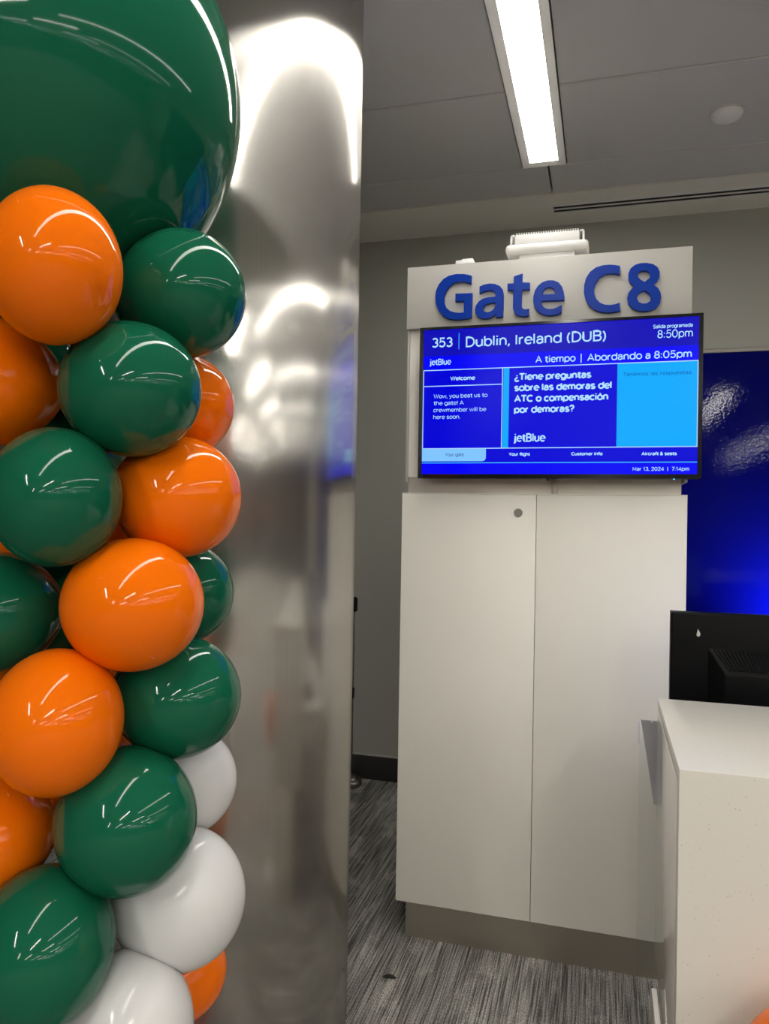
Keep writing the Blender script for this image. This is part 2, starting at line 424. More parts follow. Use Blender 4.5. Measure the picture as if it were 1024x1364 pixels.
GL = {
 'G': (z1, [[(312,148),(307,203),(270,190),(230,186),(190,195),(155,218),(128,255),(115,300),(117,345),(132,380),(160,402),(195,412),(230,414),(258,411),(257,328),(197,330),(197,277),(317,272),(312,446),(280,454),(240,460),(190,462),(150,455),(110,435),(78,400),(58,350),(52,300),(58,255),(78,210),(110,172),(150,148),(200,136),(250,135),(285,140)]]),
 'a': (z1, [[(536,440),(490,446),(488,415),(470,435),(440,452),(410,455),(380,452),(355,438),(340,415),(338,390),(345,360),(365,332),(395,312),(430,303),(486,298),(486,285),(478,265),(460,252),(430,250),(400,258),(370,274),(370,226),(400,212),(440,204),(480,207),(515,222),(535,248),(542,285)],
            [(487,338),(445,342),(415,352),(397,370),(392,388),(400,403),(420,411),(445,407),(468,392),(483,370)]]),
 't': (z1, [[(677,133),(675,196),(730,198),(728,244),(673,246),(669,360),(673,378),(685,388),(700,390),(724,386),(722,432),(700,438),(670,438),(640,430),(620,412),(611,385),(610,360),(613,249),(571,249),(571,205),(615,203),(617,153)]]),
 'e': (z1, [[(975,322),(812,328),(815,350),(825,370),(845,383),(870,388),(900,385),(930,373),(958,358),(955,412),(930,424),(890,432),(850,430),(815,420),(785,400),(765,370),(756,335),(757,295),(768,255),(790,220),(820,195),(860,181),(900,181),(935,195),(960,225),(972,260),(977,295)],
            [(915,280),(912,258),(900,238),(880,228),(858,229),(838,240),(825,258),(818,284)]]),
 'C': (z2, [[(353,132),(350,192),(320,184),(280,182),(240,192),(205,215),(180,250),(166,290),(167,330),(182,368),(210,396),(245,410),(285,412),(320,406),(350,396),(354,452),(320,460),(270,465),(220,461),(175,446),(135,415),(108,370),(96,320),(97,270),(110,220),(138,175),(180,143),(230,127),(280,122),(320,125)]]),
 '8': (z2, [[(545,110),(590,118),(622,140),(638,175),(635,210),(620,240),(592,264),(625,290),(643,320),(647,355),(640,395),(615,430),(575,450),(530,455),(480,450),(440,432),(415,400),(407,360),(415,325),(435,298),(460,280),(430,255),(415,225),(415,185),(430,150),(460,125),(500,112)],
            [(530,247),(500,230),(482,210),(479,190),(490,172),(515,164),(545,165),(565,177),(573,195),(565,220)],
            [(525,306),(555,322),(573,340),(578,360),(570,385),(545,400),(515,402),(490,392),(475,370),(476,345),(495,322)]]),
}
YL = CY - .014
for ch, (zf, loops) in GL.items():
    cu = bpy.data.curves.new('letter', 'CURVE'); cu.dimensions = '2D'; cu.fill_mode = 'BOTH'; cu.extrude = .007; cu.bevel_depth = .0006
    pts = [[on(*zf(*p), 1, YL) for p in lp] for lp in loops]
    cx = sum(p.x for p in pts[0])/len(pts[0]); cz = sum(p.z for p in pts[0])/len(pts[0])
    for lp in pts:
        sp = cu.splines.new('POLY'); sp.points.add(len(lp)-1); sp.use_cyclic_u = True
        for q, p in zip(sp.points, lp): q.co = (p.x-cx, p.z-cz, 0, 1)
    curve_mesh('letter', cu, 'letter_blue', sg, Vector((cx, CY-.0075, cz)) - sg.location)

# ------------------------------------------------------------------ display
YD = 2.555
TX0, TX1, TZ0, TZ1 = -.621, .2895, 1.635, 2.155
tv = thing('gate_display', ((TX0+TX1)/2, YD+.05, TZ0), 'black framed gate information screen showing the Dublin flight', 'display')
def rect_ring(bm, x0, x1, z0, z1, b, bt, bb_, y0, y1):
    box_bm(bm, x0, x0+b, y0, y1, z0, z1); box_bm(bm, x1-b, x1, y0, y1, z0, z1)
    box_bm(bm, x0+b, x1-b, y0, y1, z1-bt, z1); box_bm(bm, x0+b, x1-b, y0, y1, z0, z0+bb_)
o = tv.location
bm = bmesh.new(); rect_ring(bm, TX0-o.x, TX1-o.x, TZ0-o.z, TZ1-o.z, .0125, .009, .0145, -.05, -.035); done('bezel', bm, 'black_gloss', tv)
box('housing', 'black_plastic', TX0+.0006, TX1-.0006, YD+.0125, YD+.06, TZ0+.0006, TZ1-.0006, tv, .004)
box('rear_cover', 'black_plastic', TX0+.12, TX1-.12, YD+.06, YD+.0985, TZ0+.06, TZ1-.1, tv, .006)
box('sensor_bump', 'black_gloss', -.185, -.145, YD+.002, YD+.02, TZ0-.006, TZ0+.001, tv, .001)
lathe('power_light', 'power_led', [(0, .002), (.002, .0018), (.0025, 0), (0, 0)], tv, Vector((.21, YD+.004, TZ0-.0005))-o, 10, (math.pi/2, 0, 0))
X0, X1, Z0, Z1 = -.608, .278, 1.649, 2.1465
scr = box('screen', 'screen_deep', X0-.001, X1+.001, YD+.006, YD+.0125, Z0-.001, Z1+.001, tv)
so = Vector(scr.location) + o
_k = [0]
def patch(name, mat, x0, x1, z0, z1, lvl=1, corner=0):
    y = YD + .006 - .0004*lvl
    if corner:
        pts = [(x0, z1), (x0, z0), (x1-corner, z0)] + [(x1-corner+corner*math.sin(a), z0+corner-corner*math.cos(a)) for a in [math.pi/2*i/6 for i in range(1, 7)]] + [(x1, z1)]
    else: pts = [(x0, z0), (x1, z0), (x1, z1), (x0, z1)]
    bm = bmesh.new(); bm.faces.new([bm.verts.new((px-so.x, y-so.y, pz-so.z)) for px, pz in pts])
    o_ = done(name, bm, mat, scr); return o_
patch('header_band', 'screen_head', X0, X1, 2.056, Z1)
patch('status_band', 'screen_bright', X0, X1, 2.0075, 2.056)
patch('footer_band', 'screen_bright', X0, X1, Z0, 1.686)
patch('rule', 'screen_line', X0, X1, 2.0055, 2.0085, 2)
patch('message_panel_edge', 'screen_line', X0, X0+.0028, 1.738, 2.006, 2)
patch('message_panel_edge', 'screen_line', -.3365, -.3335, 1.738, 2.006, 2)
patch('rule', 'screen_line', X0, -.3335, 1.9505, 1.9535, 2)
patch('divider_bar', 'screen_cyan', -.3315, -.3125, 1.738, 2.0055, 2)
patch('answer_panel', 'screen_cyan', .034, X1-.003, 1.738, 2.0055, 2)
patch('message_panel_edge', 'screen_line', X1-.0035, X1-.001, 1.736, 2.006, 3)
patch('rule', 'screen_line', X0, X1-.001, 1.7355, 1.7385, 3)
patch('active_tab', 'screen_tab', X0, -.387, 1.6935, 1.736, 2, .012)
patch('rule', 'screen_line_cyan', X0, X1, 1.6865, 1.6895, 3)
patch('divider_line', 'screen_line_cyan', -.4862, -.4838, 2.076, 2.132, 3)
# ------------------------------------------------------------------ a plain grotesque stroke alphabet for the screen
def arc(cx, cy, rx, ry, a0, a1, n=None):
    n = n or max(3, int(abs(a1-a0)/18))
    return [(cx+rx*math.cos(math.radians(a0+(a1-a0)*i/n)), cy+ry*math.sin(math.radians(a0+(a1-a0)*i/n))) for i in range(n+1)]
XH = .73
def ring_(cx, cy, rx, ry): return arc(cx, cy, rx, ry, 0, 360, 24)
def dot(x, y): return [(x, y-.065), (x, y+.065)]
_n = lambda x0, x1: [(x0, 0), (x0, .42)] and arc((x0+x1)/2, .43, (x1-x0)/2, .30, 180, 0) + [(x1, 0)]
_o = ring_(.31, .365, .27, .365)
GLYPH = {
 ' ': (.26, []), '|': (.26, [[(.1, -.12), (.1, 1.06)]]),
 '0': (.66, [ring_(.31, .5, .27, .5)]), '1': (.42, [[(.04, .78), (.26, .98), (.26, 0)]]),
 '2': (.62, [arc(.29, .71, .24, .29, 170, -25) + [(.06, 0), (.56, 0)]]),
 '3': (.62, [arc(.28, .74, .22, .26, 150, -85) , arc(.28, .27, .25, .27, 88, -150)]),
 '4': (.64, [[(.44, 0), (.44, 1), (.04, .24), (.60, .24)]]),
 '5': (.62, [[(.52, 1), (.13, 1), (.08, .50)] + arc(.28, .32, .26, .32, 140, -150)]),
 '7': (.56, [[(.03, 1), (.52, 1), (.18, 0)]]), '8': (.62, [ring_(.29, .755, .20, .245), ring_(.29, .26, .25, .26)]),
 'A': (.74, [[(.0, 0), (.34, 1), (.68, 0)], [(.12, .33), (.56, .33)]]),
 'B': (.66, [[(.36, .53), (.07, .53)], [(.07, 0), (.07, 1), (.36, 1)] + arc(.36, .765, .2, .235, 90, -90) + arc(.36, .265, .23, .265, 90, -90) + [(.07, 0)]]),
 'C': (.76, [arc(.42, .5, .37, .5, 48, 312)]), 'D': (.74, [[(.07, 0), (.07, 1), (.30, 1)] + arc(.30, .5, .37, .5, 90, -90) + [(.07, 0)]]),
 'I': (.22, [[(.09, 0), (.09, 1)]]), 'M': (.86, [[(.07, 0), (.07, 1), (.40, .22), (.73, 1), (.73, 0)]]),
 'S': (.66, [arc(.31, .745, .25, .255, 25, 270) + arc(.31, .255, .27, .235, 90, -155)]),
 'T': (.64, [[(.31, 0), (.31, 1)], [(0, 1), (.62, 1)]]), 'U': (.72, [[(.07, 1), (.07, .30)] + arc(.345, .30, .275, .30, 180, 360) + [(.62, 1)]]),
 'W': (1.0, [[(0, 1), (.24, .02), (.47, .98), (.70, .02), (.94, 1)]]), 'Y': (.66, [[(0, 1), (.31, .45), (.62, 1)], [(.31, .45), (.31, 0)]]),
 'a': (.56, [arc(.26, .50, .20, .23, 160, 0) + [(.46, 0)], [(.46, .42), (.26, .42)] + arc(.24, .21, .19, .21, 90, 270) + [(.32, .02), (.46, .17)]]),
 'b': (.64, [[(.06, 0), (.06, 1.04)], ring_(.33, .365, .26, .365)]), 'c': (.56, [arc(.31, .365, .27, .365, 48, 312)]),
 'd': (.64, [[(.57, 0), (.57, 1.04)], _o]), 'e': (.60, [[(.05, .39), (.57, .39)] + arc(.31, .365, .26, .365, 4, 318)]),
 'f': (.36, [[(.16, 0), (.16, .80)] + arc(.32, .80, .16, .22, 180, 90) + [(.37, 1.02)], [(0, XH), (.36, XH)]]),
 'g': (.64, [_o, [(.57, XH), (.57, -.03)] + arc(.315, -.03, .255, .20, 0, -155)]),
 'h': (.60, [[(.06, 0), (.06, 1.04)], _n(.06, .51)]), 'i': (.20, [[(.08, 0), (.08, XH)], dot(.08, .97)]),
 'j': (.22, [[(.10, XH), (.10, -.08)] + arc(-.02, -.08, .12, .14, 0, -90) + [(-.07, -.22)], dot(.10, .97)]),
 'l': (.20, [[(.08, 0), (.08, 1.04)]]), 'm': (.92, [[(.06, 0), (.06, XH)], _n(.06, .44), _n(.44, .82)]),
 'n': (.60, [[(.06, 0), (.06, XH)], _n(.06, .51)]), 'o': (.62, [_o]),
 'p': (.64, [[(.06, -.24), (.06, XH)], ring_(.33, .365, .26, .365)]), 'r': (.38, [[(.06, 0), (.06, XH)], arc(.30, .40, .24, .31, 180, 85)]),
 's': (.52, [arc(.25, .545, .18, .185, 25, 270) + arc(.25, .185, .20, .175, 90, -155)]),
 't': (.40, [[(.17, .95), (.17, .17)] + arc(.32, .17, .15, .17, 180, 270) + [(.38, 0)], [(.0, XH), (.37, XH)]]),
 'u': (.60, [[(.06, XH), (.06, .28)] + arc(.275, .28, .215, .28, 180, 360), [(.51, XH), (.51, 0)]]),
 'v': (.54, [[(0, XH), (.26, 0), (.52, XH)]]), 'w': (.80, [[(0, XH), (.19, .02), (.38, .70), (.57, .02), (.76, XH)]]),
 'y': (.56, [[(0, XH), (.27, .03)], [(.54, XH), (.22, -.14), (.14, -.22), (.03, -.23)]]),
 '(': (.30, [arc(.42, .42, .36, .66, 125, 235)]), ')': (.30, [arc(-.18, .42, .36, .66, 55, -55)]),
 '.': (.20, [dot(.07, .05)]), ',': (.20, [[(.09, .11), (.09, -.02), (.03, -.17)]]), ':': (.22, [dot(.08, .07), dot(.08, .60)]),
 '!': (.22, [[(.09, 1), (.09, .28)], dot(.09, .05)]),
 '?': (.52, [arc(.24, .74, .21, .26, 165, -50) + [(.24, .40), (.24, .26)], dot(.24, .05)]),
 '¿': (.52, [arc(.26, -.01, .21, .26, 345, 130) + [(.26, .33), (.26, .47)], dot(.26, .68)]),
 '&': (.68, [[(.62, 0), (.18, .66), (.16, .82), (.24, .97), (.36, .97), (.43, .82), (.36, .66), (.12, .42), (.06, .22), (.14, .04), (.30, -.0), (.46, .1), (.60, .42)]]),
}
GLYPH['ó'] = (.62, [_o, [(.28, .86), (.40, 1.02)]])
def text(s, x0, x1, z, cap, mat='screen_text', w=.13, name='text_line', track=.06):
    bm = bmesh.new(); pen = 0; pieces = []
    for ch in s:
        adv, strokes = GLYPH[ch]
        for st_ in strokes: pieces.append([(x+pen, y) for x, y in st_])
        pen += adv + track
    lo_ = min(p[0] for q in pieces for p in q); hi_ = max(p[0] for q in pieces for p in q)
    sx = (x1-x0-w*cap)/(hi_-lo_)/cap
    for q in pieces:
        q = [Vector((((x-lo_)*sx + w/2)*cap, (w/2 + y*(1-w))*cap)) for x, y in q]
        n = len(q); loop = (q[0]-q[-1]).length < 1e-5; L_, R_ = [], []
        for i in range(n):
            d0 = (q[i]-q[i-1]).normalized() if i else ((q[-1]-q[-2]).normalized() if loop else None)
            d1 = (q[i+1]-q[i]).normalized() if i < n-1 else ((q[1]-q[0]).normalized() if loop else None)
            d0 = d0 or d1; d1 = d1 or d0
            t_ = (d0+d1); t_ = t_.normalized() if t_.length > 1e-4 else d1
            nn = Vector((-t_.y, t_.x)); m_ = min(1.6, 1/max(.3, abs(nn.dot(Vector((-d1.y, d1.x))))))
            L_.append(bm.verts.new(((q[i]+nn*w*cap/2*m_).x, 0, (q[i]+nn*w*cap/2*m_).y))); R_.append(bm.verts.new(((q[i]-nn*w*cap/2*m_).x, 0, (q[i]-nn*w*cap/2*m_).y)))
        for i in range(n-1): bm.faces.new((L_[i], L_[i+1], R_[i+1], R_[i]))
    o_ = done(name, bm, mat, scr)
    o_.location = Vector((x0, YD+.006-.0004*4, z)) - so
    return o_
T, SB, BD = .125, .15, .215
text('353', -.579, -.507, 2.085, .034, w=.15)
text('Dublin, Ireland (DUB)', -.461, -.003, 2.0815, .036, w=.14)
text('Salida programada', .141, .2585, 2.1135, .0125, w=SB)
text('8:50pm', .154, .259, 2.082, .026, w=.115)
text('jetBlue', -.587, -.511, 2.0245, .0215, w=.14, name='logo')
text('A tiempo', -.227, -.0975, 2.0185, .0240, w=.15)
patch('divider_line', 'screen_text', -.0815, -.0785, 2.014, 2.043, 3)
text('Abordando a 8:05pm', -.061, .257, 2.0175, .0245, w=.15)
text('Welcome', -.513, -.427, 1.9695, .0145, w=BD)
for i, (s, x) in enumerate((('Wow, you beat us to', -.384), ('the gate! A', -.465), ('crewmember will be', -.388), ('here soon.', -.477))):
    text(s, -.570, x, 1.910-.0238*i, .0145, w=T)
for i, (s, x) in enumerate((('¿Tiene preguntas', -.047), ('sobre las demoras del', .017), ('ATC o compensación', .007), ('por demoras?', -.099))):
    text(s, -.295, x, 1.9625-.0365*i, .0245, w=BD)
text('jetBlue', -.296, -.190, 1.757, .0285, w=.16, name='logo')
text('Tenemos las respuestas.', .051, .260, 1.9645, .0125, 'screen_ink_blue', w=SB)
text('Your gate', -.527, -.461, 1.7105, .0115, 'screen_ink', w=T)
text('Your flight', -.310, -.239, 1.7105, .0115, w=BD)
text('Customer info', -.107, -.008, 1.7105, .0115, w=BD)
text('Aircraft & seats', .111, .217, 1.7095, .0115, w=BD)
text('Mar 13, 2024  |  7:14pm', .085, .254, 1.6605, .0125, w=SB)

# ------------------------------------------------------------------ devices on top of the sign
ap = thing('wireless_router', (-.205, 2.74, 2.392), 'white finned wireless router lying on top of the gate sign', 'router')
def rel(t, x, y, z): return Vector((x, y, z)) - t.location
box('foot', 'device_white', -.30, -.11, 2.68, 2.80, 2.392, 2.425, ap, .004)
box('tray', 'device_white', -.346, -.064, 2.66, 2.82, 2.425, 2.458, ap, .014, 3)
box('body', 'device_white', -.315, -.095, 2.675, 2.805, 2.456, 2.494, ap, .006)
for sx in (-.329, -.083):
    bm = bmesh.new(); x = sx - ap.location.x; s_ = .006
    box_bm(bm, x-s_/2, x+s_/2, -.05, .05, .064, .106); box_bm(bm, min(x, x*.9), max(x, x*.9), -.05, .05, .102, .108)
    done('bracket', bm, 'device_white', ap)
bm = bmesh.new()
for i in range(26):
    x = -.104 + .208*i/25; box_bm(bm, x-.0018, x+.0018, -.06, .06, .10, .109)
done('cooling_fins', bm, 'device_white', ap)
cbl = tube('cable', 'cable_blue', [rel(ap, *p) for p in ((-.34, 2.76, 2.436), (-.365, 2.755, 2.43), (-.38, 2.75, 2.412), (-.40, 2.76, 2.40), (-.41, 2.82, 2.396))], .004, ap)
ad = thing('power_adapter', (-.485, 2.67, 2.392), 'small flat white adapter box on the sign top edge', 'adapter')
box('case', 'device_white', -.517, -.453, 2.64, 2.70, 2.392, 2.409, ad, .003)
box('plug_cover', 'device_white', -.497, -.457, 2.65, 2.69, 2.409, 2.416, ad, .002)

# ------------------------------------------------------------------ counter
KX0, KX1, KY0, KY1, KT = .131, 2.3, 1.418, 1.968, 1.07
ct = thing('service_counter', (1.2, 1.7, 0), 'white speckled stone gate counter in front of the monitor', 'counter')
def slab(name, mat, pts_yz, x0, x1, parent):
    bm = bmesh.new(); o_ = parent.location
    a = [bm.verts.new((x0-o_.x, y-o_.y, z)) for y, z in pts_yz]; b = [bm.verts.new((x1-o_.x, y-o_.y, z)) for y, z in pts_yz]
    bm.faces.new(a); bm.faces.new(list(reversed(b)))
    for i in range(len(a)):
        j = (i+1) % len(a); bm.faces.new((a[i], b[i], b[j], a[j]))
    bmesh.ops.recalc_face_normals(bm, faces=bm.faces); bevel(bm, .0025, 2)
    return done(name, bm, mat, parent, True)
slab('worktop', 'quartz', [(KY0, KT), (KY1, KT), (KY1, KT-.03), (KY0+.03, KT-.03), (KY0+.03, .0), (KY0, .0)], KX0+.0005, KX1, ct)
slab('side_panel', 'gloss_white', [(KY0+.0305, KT-.0305), (KY1-.002, KT-.0305), (KY1-.002, .455), (KY0+.0305, .455)], KX0, KX0+.02, ct)
slab('side_panel', 'gloss_white', [(KY0+.0305, KT-.0305), (KY1-.002, KT-.0305), (KY1-.002, .02), (KY0+.0305, .02)], KX1-.022, KX1-.002, ct)
slab('low_panel', 'gloss_white', [(KY0+.0305, .45), (1.825, .45), (1.825, .0), (KY0+.0305, .0)], .117, .1295, ct)
slab('work_shelf', 'laminate', [(KY1-.1, .74), (2.58, .74), (2.58, .71), (KY1-.1, .71)], .16, KX1-.03, ct)
slab('shelf_leg', 'laminate', [(2.52, .71), (2.56, .71), (2.56, 0), (2.52, 0)], KX1-.1, KX1-.06, ct)
slab('shelf_leg', 'laminate', [(2.52, .71), (2.56, .71), (2.56, 0), (2.52, 0)], .30, .34, ct)
gp = thing('clear_panel', (.6, 2.0, 0), 'clear acrylic panel standing at the back corner of the counter', 'panel')
box('sheet', 'acrylic', .091, .155, 1.992, 1.998, 0, 1.007, gp)
box('backing_strip', 'grey_plate', .0895, .0915, 1.990, 2.0, .95, 1.005, gp)
prism('grey_wedge', 'grey_plate', [(.095, 1.006), (.155, 1.006), (.155, .80), (.128, .80)], 1.999, 2.003, gp)  # grey wedge-shaped plate just behind the sheet
sc = on(868, 962, 1, 1.99)
lathe('screw', 'device_white', [(0, .002), (.002, .0015), (.0028, 0), (0, 0)], gp, Vector((sc.x, 1.991, sc.z))-gp.location, 10, (math.pi/2, 0, 0))

# ------------------------------------------------------------------ monitor
mo = thing('computer_monitor', (.44, 2.17, .74), 'black computer monitor seen from behind with vented hump above the counter', 'monitor')
mx0, mx1, mz0, mz1 = .173, .713, .93, 1.262
box('shell', 'black_plastic', mx0, mx1, 2.150, 2.176, mz0, mz1, mo, .006, 3)
bm = bmesh.new(); o_ = mo.location; rect_ring(bm, mx0-o_.x, mx1-o_.x, mz0-o_.z, mz1-o_.z, .012, .012, .016, .004, .014)
done('front_bezel', bm, 'black_gloss', mo)
box('screen', 'monitor_glow', mx0+.011, mx1-.011, 2.174, 2.181, mz0+.015, mz1-.011, mo)
# hump: a tapered block towards the viewer with slatted upper slope
hx0, hx1, hz1 = .264, .622, 1.172
bm = bmesh.new()
def R4(x0, x1, z0, z1, y): return [bm.verts.new((x-o_.x, y-o_.y, z-o_.z)) for x, z in ((x0, z0), (x1, z0), (x1, z1), (x0, z1))]
A = R4(hx0, hx1, .95, hz1, 2.150); B = R4(hx0+.038, hx1-.038, .97, 1.112, 2.112)
bm.faces.new(A); bm.faces.new(B)
for i in range(4): bm.faces.new((A[i], A[(i+1) % 4], B[(i+1) % 4], B[i]))
bmesh.ops.recalc_face_normals(bm, faces=bm.faces); bevel(bm, .004, 2)
hump = done('hump', bm, 'black_plastic', mo, True)
bm = bmesh.new()
for i in range(34):
    f_ = i/33; xa = hx0+.016 + (hx1-hx0-.032)*f_; xb = hx0+.05 + (hx1-hx0-.10)*f_
    ya, za, yb, zb = 2.1455, 1.168, 2.117, 1.121
    vs = []
    for dx in (-.0022, .0022):
        for (x, y, z) in ((xa, ya, za), (xb, yb, zb)):
            for dn in (-.002, .0022):
                vs.append(bm.verts.new((x+dx-o_.x, y-dn*.78-o_.y, z+dn*.6-o_.z)))
    for q in ((0, 1, 3, 2), (4, 6, 7, 5), (0, 4, 5, 1), (2, 3, 7, 6), (1, 5, 7, 3), (0, 2, 6, 4)): bm.faces.new([vs[k] for k in q])
done('vent_ribs', bm, 'black_plastic', hump)
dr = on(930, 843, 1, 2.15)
prism('drop_glint', 'painted_glint', [(dr.x-.001, dr.z+.011), (dr.x+.002, dr.z+.004), (dr.x+.0045, dr.z-.001), (dr.x+.0045, dr.z-.006), (dr.x+.002, dr.z-.0095), (dr.x-.0025, dr.z-.0095), (dr.x-.0045, dr.z-.006), (dr.x-.0035, dr.z)], 2.1492, 2.151, mo)  # highlight on the shell, painted as a small pale drop shape
box('stand_neck', 'black_plastic', .41, .476, 2.10, 2.118, .76, 1.0, mo, .004)
box('stand_foot', 'black_plastic', .33, .556, 2.05, 2.24, .74, .762, mo, .008)

# ------------------------------------------------------------------ stanchion behind the column
st = thing('barrier_post', (-1.345, 4.04, 0), 'grey barrier post on a round base by the back wall', 'post')
lathe('base', 'lock_steel', [(0, 0), (.066, 0), (.070, .006), (.070, .028), (.064, .036), (.050, .040), (.046, .052), (.022, .06), (0, .06)], st, n=40)
lathe('pole', 'lock_steel', [(.016, .03), (.016, .98), (0, .98)], st, n=20)
box('clip', 'black_plastic', -1.368, -1.3265, 4.02, 4.05, .485, .545, st, .003)
lathe('head', 'black_plastic', [(0, .97), (.028, .97), (.03, .98), (.03, 1.04), (.024, 1.05), (0, 1.05)], st, n=24)

# scrap on the carpet
sp_ = on(519, 1303, 2, 0)
bm = bmesh.new()
ol = [(-.022, -.004), (-.01, .008), (.006, .010), (.022, .001), (.012, -.006), (-.004, -.003), (-.012, -.009)]
a = [bm.verts.new((x, y, .001+.004*abs(math.sin(x*120)))) for x, y in ol]; b = [bm.verts.new((x, y, .004+.004*abs(math.sin(x*120)))) for x, y in ol]
bm.faces.new(a); bm.faces.new(list(reversed(b)))
for i in range(len(a)): bm.faces.new((a[i], b[i], b[(i+1) % 7], a[(i+1) % 7]))
tag(done('carpet_scrap', bm, 'dark_void', None, loc=(sp_.x, sp_.y, 0)), 'small dark torn scrap lying on the carpet', 'scrap')

# ------------------------------------------------------------------ balloons
def cam_pt(lat, dep, z): 
    c, s = math.cos(YAW), math.sin(YAW); return Vector((lat*c - dep*s, lat*s + dep*c, z))
AX = cam_pt(-.565, 1.475, 0)
stand = thing('balloon_stand', (AX.x, AX.y, 0), 'red metal stand pole inside the balloon column', 'stand')
lathe('base', 'copper_pole', [(0, 0), (.15, 0), (.15, .012), (.03, .02), (.014, .03), (0, .03)], stand, n=40)
lathe('pole', 'copper_pole', [(.011, .02), (.011, 1.80), (0, 1.80)], stand, n=16)
_bmsh = {}; BALLOONS = []
def balloon_meshes(mat, el=1.16):
    """skin and knot of a balloon of unit radius; el = how far the neck half is drawn out"""
    if (mat, el) in _bmsh: return _bmsh[(mat, el)]
    prof = []
    n = 44; dn = 1.16 - el
    for i in range(n+1):
        a = math.pi*i/n
        if i > n*.955: break
        r = math.sin(a); z = math.cos(a)
        if z < 0:
            z *= el; r = r*(1 - .10*(el-1)/.16*(-z)**2)
        prof.append((r, z))
    prof += [(.07, -1.20+dn), (.045, -1.24+dn), (.04, -1.27+dn), (0, -1.275+dn)]
    bm = bmesh.new(); lathe_bm(bm, prof, 64); body = done('b', bm, mat, None, True)
    bm = bmesh.new(); lathe_bm(bm, [(q, z+dn) for q, z in ((0, -1.262), (.05, -1.262), (.065, -1.28), (.05, -1.30), (.04, -1.31), (.085, -1.36), (.07, -1.365), (0, -1.33))], 16); knot = done('k', bm, mat, None, True)
    for o_ in (body, knot): bpy.data.objects.remove(o_)
    me = [m_ for m_ in bpy.data.meshes if m_.users == 0 and m_.name in ('b', 'k')]
    r = {m_.name: m_ for m_ in me}
    bmesh_b, bmesh_k = r['b'], r['k']; bmesh_b.name = 'balloon_skin_'+mat; bmesh_k.name = 'balloon_knot_'+mat
    _bmsh[(mat, el)] = (bmesh_b, bmesh_k); return _bmsh[(mat, el)]
def balloon(mat, c, sx, sy, sz, out, label, group='balloons of the balloon column', name='balloon', el=1.16):
    b, k = balloon_meshes(mat, el)
    o_ = bpy.data.objects.new(name, b.copy()); BALLOONS.append(o_); COL.objects.link(o_)
    z = out.normalized(); up = Vector((0, 0, 1)) if abs(z.z) < .9 else Vector((0, 1, 0))
    x = up.cross(z).normalized(); y = z.cross(x)
    o_.matrix_world = Matrix.Translation(c) @ Matrix((x, y, z)).transposed().to_4x4() @ Matrix.Diagonal((sx, sy, sz, 1))
    kn = bpy.data.objects.new('knot', k); COL.objects.link(kn); kn.parent = o_
    tag(o_, label, 'balloon', group); return o_
O, G, Wt = 'orange_latex', 'green_latex', 'white_latex'
# colour, centre px, width px, height px, depth, label
BL = [
 (O, 72, 356, 190, 205, 1.20, 'orange balloon pressed against the underside of the giant green balloon'),
 (G, 243, 392, 172, 168, 1.42, 'green balloon touching both giant green balloon and steel column side, topmost small green one'),
 (G, 175, 519, 193, 179, 1.31, 'green balloon just below the topmost orange and topmost small green balloons'),
 (O, -15, 508, 190, 172, 1.33, 'orange balloon half hidden below the topmost orange balloon'),
 (O, 240, 540, 150, 138, 1.53, 'orange balloon mostly hidden behind the upper green ones, facing the steel column'),
 (G, 74, 662, 184, 186, 1.25, 'green balloon between two half hidden balloons, above the upper fully visible pair of orange ones'),
 (O, 238, 662, 173, 162, 1.42, 'orange balloon with a bright spot, squeezed between green balloons beside the steel column'),
 (O, 178, 805, 194, 177, 1.31, 'orange balloon in the middle of the column, in front of a dark green one'),
 (G, -12, 816, 188, 165, 1.33, 'dark green balloon half hidden between green and orange balloons'),
 (G, 240, 790, 150, 136, 1.53, 'green balloon mostly hidden behind two orange balloons, facing the steel column'),
 (O, 75, 961, 187, 193, 1.25, 'lowest fully visible orange balloon, just above a green one'),
 (G, 238, 928, 172, 160, 1.42, 'green balloon between an orange one and a half hidden white one'),
 (G, 169, 1092, 192, 191, 1.31, 'green balloon in front of two white balloons, beside the lowest big orange one'),
 (O, -20, 1115, 188, 160, 1.33, 'orange balloon half hidden under the lowest fully visible orange balloon'),
 (Wt, 243, 1040, 150, 140, 1.53, 'white balloon mostly hidden behind green ones, topmost white'),
 (G, 58, 1262, 198, 206, 1.25, 'lowest green balloon at the foot of the column beside the white ones'),
 (Wt, 240, 1195, 170, 182, 1.42, 'whole white balloon between green balloons and the steel column'),
 (Wt, 172, 1368, 174, 190, 1.31, 'lowest white balloon next to the lowest green balloon'),
 (O, 235, 1292, 148, 120, 1.53, 'orange balloon peeping out under the whole white balloon'),
]
for mat, cx, cy, w, h, dep, lab in BL:
    th = math.atan2(abs(cx-512), FPX); c = at(cx, cy, dep)
    rx = w/2*dep*math.cos(th)/FPX; rz = h/2*dep/FPX
    out = c - Vector((AX.x, AX.y, c.z)); out.z = .0
    balloon(mat, c, rx, rz, (rx+rz)/2, out, lab)
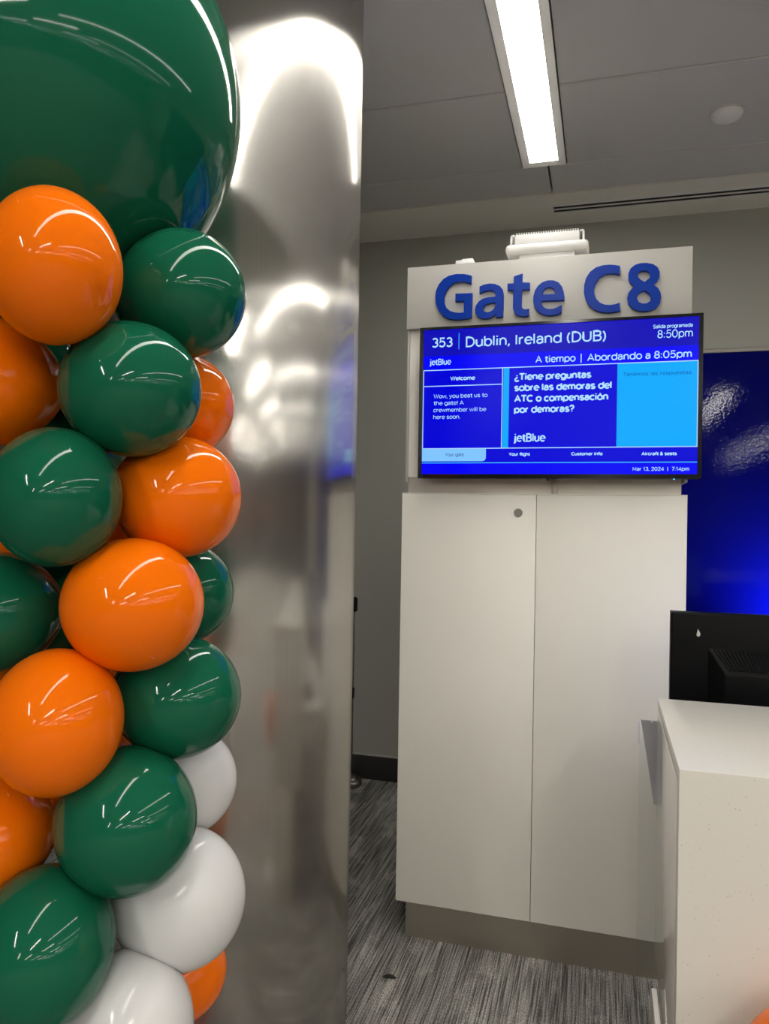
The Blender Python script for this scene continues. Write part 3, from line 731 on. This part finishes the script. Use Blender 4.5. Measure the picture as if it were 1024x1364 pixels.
# balloons of the column that face away: seen only in gaps and in the steel column
def ring(mat, deg, z, lab, rad=.20, r=.112):
    a = math.radians(deg)
    d = cam_pt(math.sin(a), -math.cos(a), 0)
    balloon(mat, AX + d*rad + Vector((0, 0, z)), r, r, r, d, lab, 'balloons on the back of the balloon column')
back = 'balloon on the back of the column towards the steel'
TIER = ['%s tier from the carpet' % q for q in ('fifth', 'fourth', 'third', 'second', 'lowest')]
for i, z in enumerate((1.79, 1.47, 1.11, .72, .33)):
    m1 = (G, O, O, G, Wt)[i]; nm = {G: 'green ', O: 'orange ', Wt: 'white '}[m1]
    ring(m1, -115 if i == 0 else -95, z, nm + 'balloon on the far flank of the balloon column, ' + TIER[i])
    ring(m1, 178, z-.01, nm + back + ', ' + TIER[i], .19, .105)
for i, z in enumerate((1.62, 1.29, .91, .52, .13)):
    m1 = (G, G, O, G, Wt)[i]; nm = {G: 'green ', O: 'orange ', Wt: 'white '}[m1]
    ring(m1, -145 if i == 0 else -140, z, nm + 'balloon on the rear flank of the balloon column, ' + TIER[i], .20, .108)
for deg, z, m1 in ((0, .33, O), (45, .125, G)):
    ring(m1, deg, z, {G: 'green ', O: 'orange '}[m1] + 'balloon at the foot of the column close to the carpet', .2, .115)
# giant balloon on top
gc = cam_pt(-.695, 1.45, 2.30)
big = balloon(G, gc, .40, .40, .40, gc - Vector((AX.x, AX.y, 1.84)), 'giant dark green balloon crowning the balloon column', None, 'giant_balloon', el=1.03)
# orange balloon by the counter front, on a stick
oc = at(1089, 1446, 1.15)
balloon(O, oc, .108, .108, .11, Vector((0, 0, 1)), 'orange balloon on a stick before the stone counter front', None)
bs = thing('balloon_stick', (oc.x, oc.y, 0), 'thin white stick with round foot carrying an orange balloon', 'stand')
lathe('foot', 'device_white', [(0, 0), (.09, 0), (.09, .01), (.01, .016), (0, .016)], bs, n=32)
lathe('stick', 'device_white', [(.005, .01), (.005, oc.z-.148), (0, oc.z-.148)], bs, n=10)

# ------------------------------------------------------------------ balloons press flat against each other where they meet
import numpy as np
from mathutils.bvhtree import BVHTree
def press(balls, keep=.0004):
    W_ = {}
    for o_ in balls:
        M_ = o_.matrix_basis; vs = [M_ @ v_.co for v_ in o_.data.vertices]; c_ = M_.translation.copy()
        W_[o_] = (vs, BVHTree.FromPolygons(vs, [list(p.vertices) for p in o_.data.polygons]), c_, max((v_-c_).length for v_ in vs))
    cuts = {o_: [] for o_ in balls}
    def inside(vs, tree, c_, rad):
        out = []
        for v_ in vs:
            if (v_-c_).length > rad: out.append(1.0); continue
            p_, n_, _, d_ = tree.find_nearest(v_); out.append(-d_ if (v_-p_).dot(n_) < 0 else d_)
        return out
    for i, a in enumerate(balls):
        for b in balls[i+1:]:
            (va, ta, ca, ra), (vb, tb, cb_, rb) = W_[a], W_[b]
            if (ca-cb_).length > ra+rb: continue
            pts = []
            for o_, vs, other in ((a, va, W_[b]), (b, vb, W_[a])):
                sd_ = inside(vs, other[1], other[2], other[3])
                for e in o_.data.edges:
                    p, q = e.vertices
                    if (sd_[p] < 0) != (sd_[q] < 0):
                        f_ = abs(sd_[p])/(abs(sd_[p])+abs(sd_[q])+1e-9)
                        if abs(sd_[p]) < .5 and abs(sd_[q]) < .5: pts.append(vs[p].lerp(vs[q], f_))
            if len(pts) < 6: continue
            A_ = np.array([tuple(p) for p in pts]); m_ = A_.mean(0)
            n_ = Vector(np.linalg.svd(A_-m_, full_matrices=False)[2][2])
            ab = (cb_-ca).normalized()
            if n_.dot(ab) < 0: n_ = -n_
            if n_.dot(ab) < .6: n_ = ab
            m_ = Vector(m_); reach = max((p - m_).length for p in pts)*1.1      # only the patch inside the ring of contact is flattened
            cuts[a].append((m_, n_, reach)); cuts[b].append((m_, -n_, reach))
    for o_ in balls:
        inv = o_.matrix_basis.inverted()
        for v_, w_ in zip(o_.data.vertices, W_[o_][0]):
            w_ = w_.copy()
            for _ in range(2):
                for m_, n_, reach in cuts[o_]:
                    h_ = (w_-m_).dot(n_) - keep
                    if h_ > 0 and (w_ - n_*h_ - m_).length < reach: w_ -= n_*h_
            v_.co = inv @ w_
        o_.data.update()
press(BALLOONS)
